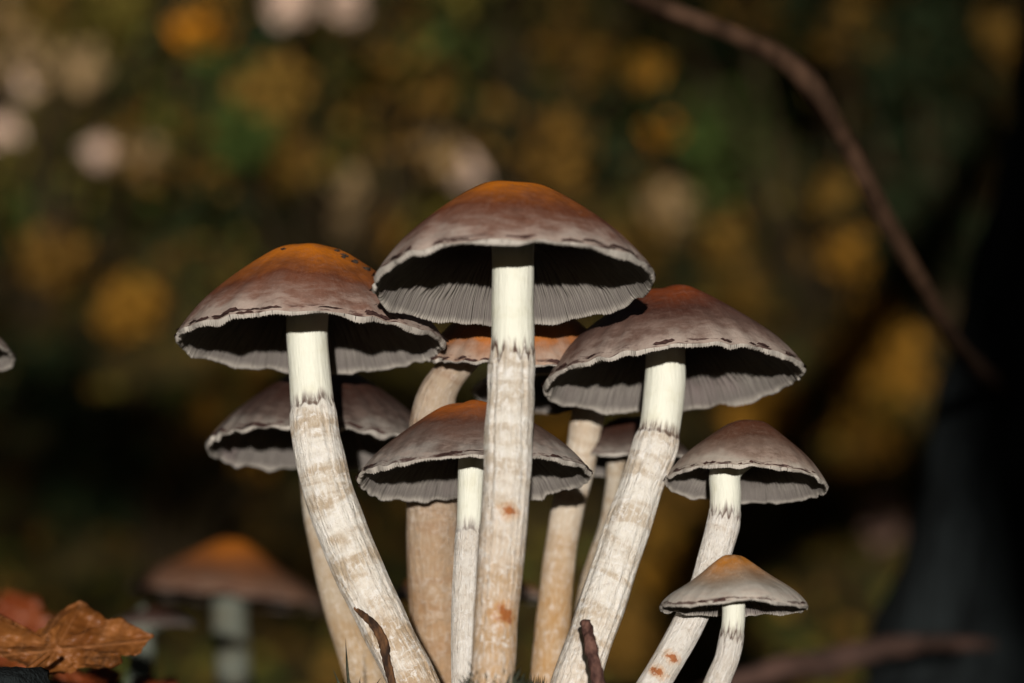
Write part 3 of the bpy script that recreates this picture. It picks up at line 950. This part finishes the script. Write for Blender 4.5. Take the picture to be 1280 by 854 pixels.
def dry_leaf(label, origin, size, rot, mat, seed, curl=1.0, name="dry_leaf"):
    """lobed leaf blade: polar sheet with lobes, folded along the midrib and crumpled"""
    r_ = np.random.default_rng(seed)
    na, nr = 220, 22
    ang = np.linspace(-math.pi, math.pi, na, endpoint=False)
    lob = .62 + .38 * np.abs(np.cos(ang * 2.5)) ** .7
    lob = lob * (.80 + .20 * np.cos(ang)) + .035 * np.sin(ang * 23 + 1) * np.abs(np.sin(ang * 2.5))
    lob = lob * (1 - .55 * np.exp(-((np.abs(ang) - math.pi) / .28) ** 2))
    T, A = np.meshgrid(np.linspace(.02, 1, nr), ang, indexing='ij')
    Rr = T * lob[None, :]
    x, y = Rr * np.sin(A), Rr * np.cos(A)
    w1 = Wave(seed, 8, 4, 3, 1)
    z = curl * (.42 * np.abs(x) ** 1.3 - .30 * y * y + .16 * np.sin(x * 3.1 + 1) * y + .10 * w1(A, T * 2) * T + .05 * np.sin(x * 9 + y * 4) * T + .035 * np.sin(x * 17 - y * 13 + 2) * T + .03 * np.sin(y * 23 + x * 8))
    vein = np.maximum(np.exp(-(np.abs(((A / (2 * math.pi / 5)) + .5) % 1 - .5) * Rr / .016) ** 2), 0)
    v = np.stack([x, y, z], -1).reshape(-1, 3) * size
    top = len(v)
    v2 = v.copy(); v2[:, 2] -= .00025
    vall = np.vstack([v, v2])
    f1 = grid_faces(nr, na)
    f2 = grid_faces(nr, na)[:, ::-1] + top
    k = (nr - 1) * na
    rim = [(k + j, k + (j + 1) % na, top + k + (j + 1) % na, top + k + j) for j in range(na)]
    f = [tuple(q) for q in f1.tolist()] + [tuple(q) for q in f2.tolist()] + rim
    f += [tuple(range(na))[::-1], tuple(range(top, top + na))]
    root = empty(name, origin)
    root.rotation_euler = [math.radians(q) for q in rot]
    tag(root, label, "leaf", "dry leaves at the lower left")
    mesh_obj("blade", vall, f, mat, root, {"vein": np.concatenate([vein.ravel()] * 2)})
    st = spline(np.array([[0, -.30 * size, -.02 * size], [.02 * size, -.7 * size, .05 * size], [.1 * size, -1.1 * size, .0]]), 14)
    v, f, _, _ = tube(st, np.linspace(.0011, .0008, 14), 8)
    mesh_obj("stalk", v, f, mat, root)
    return root


LM1 = leaf_material("leaf_tan_orange", (.135, .042, .007), (.225, .082, .019), (.04, .016, .006), 1)
LM2 = leaf_material("leaf_red_orange", (.14, .024, .004), (.19, .042, .006), (.08, .016, .004), 2)

# the crumpled leaf: one blade, tilted back, its outline lobed and toothed, folded along its ribs
OUT = np.array([(-46, 752), (-12, 762), (18, 779), (44, 792), (60, 778), (84, 757), (99, 750), (113, 757), (127, 771), (150, 774), (172, 784), (193, 795), (181, 804), (174, 816), (152, 819),
                (152, 833), (128, 836), (104, 834), (86, 842), (58, 842), (28, 832), (-2, 818), (-40, 806), (-70, 780)], float)
nO, nR = 260, 26
cum = np.concatenate([[0], np.cumsum(np.linalg.norm(np.diff(np.vstack([OUT, OUT[:1]]), axis=0), axis=1))])
q = np.linspace(0, cum[-1], nO, endpoint=False)
ox = np.interp(q, cum, np.append(OUT[:, 0], OUT[0, 0])); oy = np.interp(q, cum, np.append(OUT[:, 1], OUT[0, 1]))
r_ = np.random.default_rng(4)
jx = np.convolve(np.tile(r_.normal(size=nO), 3), np.ones(3) / 3, 'same')[nO:2 * nO] * 1.8
ox, oy = ox + jx, oy + np.roll(jx, 7)
ctr = np.array([70.0, 806.0])
TT = np.linspace(.02, 1, nR)[:, None]
lx_, ly_ = ctr[0] + (ox - ctr[0])[None, :] * TT, ctr[1] + (oy - ctr[1])[None, :] * TT
w1, w2_ = Wave(61, 10, 6, 5, 1), Wave(62, 10, 14, 9, 4)
AA = np.broadcast_to((q / cum[-1] * 2 * math.pi)[None, :], lx_.shape)
ridge_ = np.abs(((lx_ + .55 * ly_) / 46.0) % 2 - 1)
dd = .822 + (845 - ly_) * .00024 + .0045 * (ridge_ - .5) + .0026 * w1(AA, TT * 2) * TT + .0005 * w2_(AA, TT * 4) * TT + .0006 * np.sin(lx_ * .21 + ly_ * .13)
pos = np.stack([(lx_ - 640) / F * dd, dd, CAM_H - (ly_ - 427) / F * dd], -1).reshape(-1, 3)
lb = P(60, 850, .80)
rib = np.exp(-((((lx_ + .55 * ly_) / 23.0) % 1 - .5) * 23 / 1.3) ** 2) * .7
main_rib = np.exp(-((ly_ - 812 + .10 * (lx_ - 70)) / 1.8) ** 2)
vein = np.maximum(rib, main_rib)
k0 = len(pos); back = pos + np.array([0, .0003, 0])
f1 = grid_faces(nR, nO); f2 = f1[:, ::-1] + k0
kk = (nR - 1) * nO
fl = [tuple(x) for x in f1.tolist()] + [tuple(x) for x in f2.tolist()] + [(kk + j, kk + (j + 1) % nO, k0 + kk + (j + 1) % nO, k0 + kk + j) for j in range(nO)] + [tuple(range(nO))[::-1], tuple(range(k0, k0 + nO))]
leaf_root = empty("dry_leaf", lb)
tag(leaf_root, "crumpled tan-orange dry leaf tilted up at the lower left", "leaf", "dry leaves at the lower left")
mesh_obj("blade", np.vstack([pos, back]) - lb, fl, LM1, leaf_root, {"vein": np.concatenate([vein.ravel()] * 2)})
stp = spline(np.array([P(60, 818, .803), P(20, 850, .797), P(-10, 880, .79)]), 14)
v, f, _, _ = tube(stp, np.linspace(.0008, .001, 14), 8)
mesh_obj("stalk", v - lb, f, LM1, leaf_root)
dry_leaf("blurred red-orange leaf behind the crumpled dry leaf", P(20, 808, 1.2), .026, (65, 10, 20), LM2, 7, .8)
dry_leaf("glowing red-orange leaf lying below the crumpled dry leaf", P(104, 872, .95), .017, (35, 10, -30), LM2, 9, .8)
dry_leaf("small red-orange leaf right of the crumpled dry leaf", P(192, 872, .98), .012, (40, -10, 30), LM2, 11, .8)

# dark bark piece under the leaves
def lump(name, label, cat, c, rad, mat, seed, kind=None):
    nth, nph = 20, 30
    th = np.linspace(.05, math.pi - .05, nth); ph = np.linspace(0, 2 * math.pi, nph, endpoint=False)
    PH, TH = np.meshgrid(ph, th)[0], np.meshgrid(ph, th)[1]
    w1 = Wave(seed, 10, 6, 9, 1)
    w2_ = Wave(seed + 1, 10, 11, 20, 4)
    r = 1 + .16 * w1(PH, TH) * np.sin(TH) + .07 * w2_(PH, TH) * np.sin(TH)
    v = np.stack([r * np.sin(TH) * np.cos(PH) * rad[0], r * np.sin(TH) * np.sin(PH) * rad[1], r * np.cos(TH) * rad[2]], -1).reshape(-1, 3)
    f = [tuple(q) for q in grid_faces(nth, nph).tolist()] + [tuple(range(nph))[::-1], tuple(range((nth - 1) * nph, nth * nph))]
    o = mesh_obj(name, v, f, mat); o.location = c
    return tag(o, label, cat)

lump("bark_chunk", "rough black bark chunk in the lower left corner", "bark", P(-10, 872, .785), (.017, .014, .0080), M_BARK, 3)

# moss tufts round the feet of the stems
def moss(label, c, rad, n, seed, h=.006, mat=M_MOSS):
    r_ = np.random.default_rng(seed)
    vv, ff = [], []
    for k in range(n):
        a, q = r_.uniform(0, 6.283), r_.uniform(0, 1) ** .5
        b = np.array([math.cos(a) * q * rad, math.sin(a) * q * rad, 0])
        d_ = np.array([r_.normal() * .35, r_.normal() * .35, 1.0]); d_ /= np.linalg.norm(d_)
        L_ = h * r_.uniform(.6, 1.4) * (1.1 - .6 * q)
        s = np.cross(d_, r_.normal(size=3)); s /= np.linalg.norm(s)
        w_ = min(L_ * .05, .0004)
        i = len(vv)
        t_ = np.cross(d_, s)
        for m_ in range(3):
            e = s * math.cos(m_ * 2.09) + t_ * math.sin(m_ * 2.09)
            vv.append(b + e * w_)
        for m_ in range(3):
            e = s * math.cos(m_ * 2.09) + t_ * math.sin(m_ * 2.09)
            vv.append(b + d_ * L_ * .6 + e * w_ * 1.1)
        vv.append(b + d_ * L_ + s * w_ * 1.5)
        for m_ in range(3):
            j = (m_ + 1) % 3
            ff.append((i + m_, i + j, i + 3 + j, i + 3 + m_)); ff.append((i + 3 + m_, i + 3 + j, i + 6))
    o = mesh_obj("moss_tuft", np.array(vv), ff, mat); o.location = c
    return tag(o, label, "moss", "moss round the stems")

moss("dark moss tuft in front of the tallest stem's foot", P(617, 872, .725), .0065, 520, 3, .0085)
moss("thin grey-green blades beside the left bending stem", P(440, 896, .765), .0016, 12, 4, .017)
moss("mossy tuft between the tallest stem and the ochre stem", P(664, 892, .80), .007, 360, 5, .0085)
moss("mossy tuft at the foot of the right slanting stem", P(775, 915, .76), .009, 360, 6, .008)
moss("mossy tuft at the foot of the smallest mushroom", P(905, 915, .755), .010, 360, 7, .008)
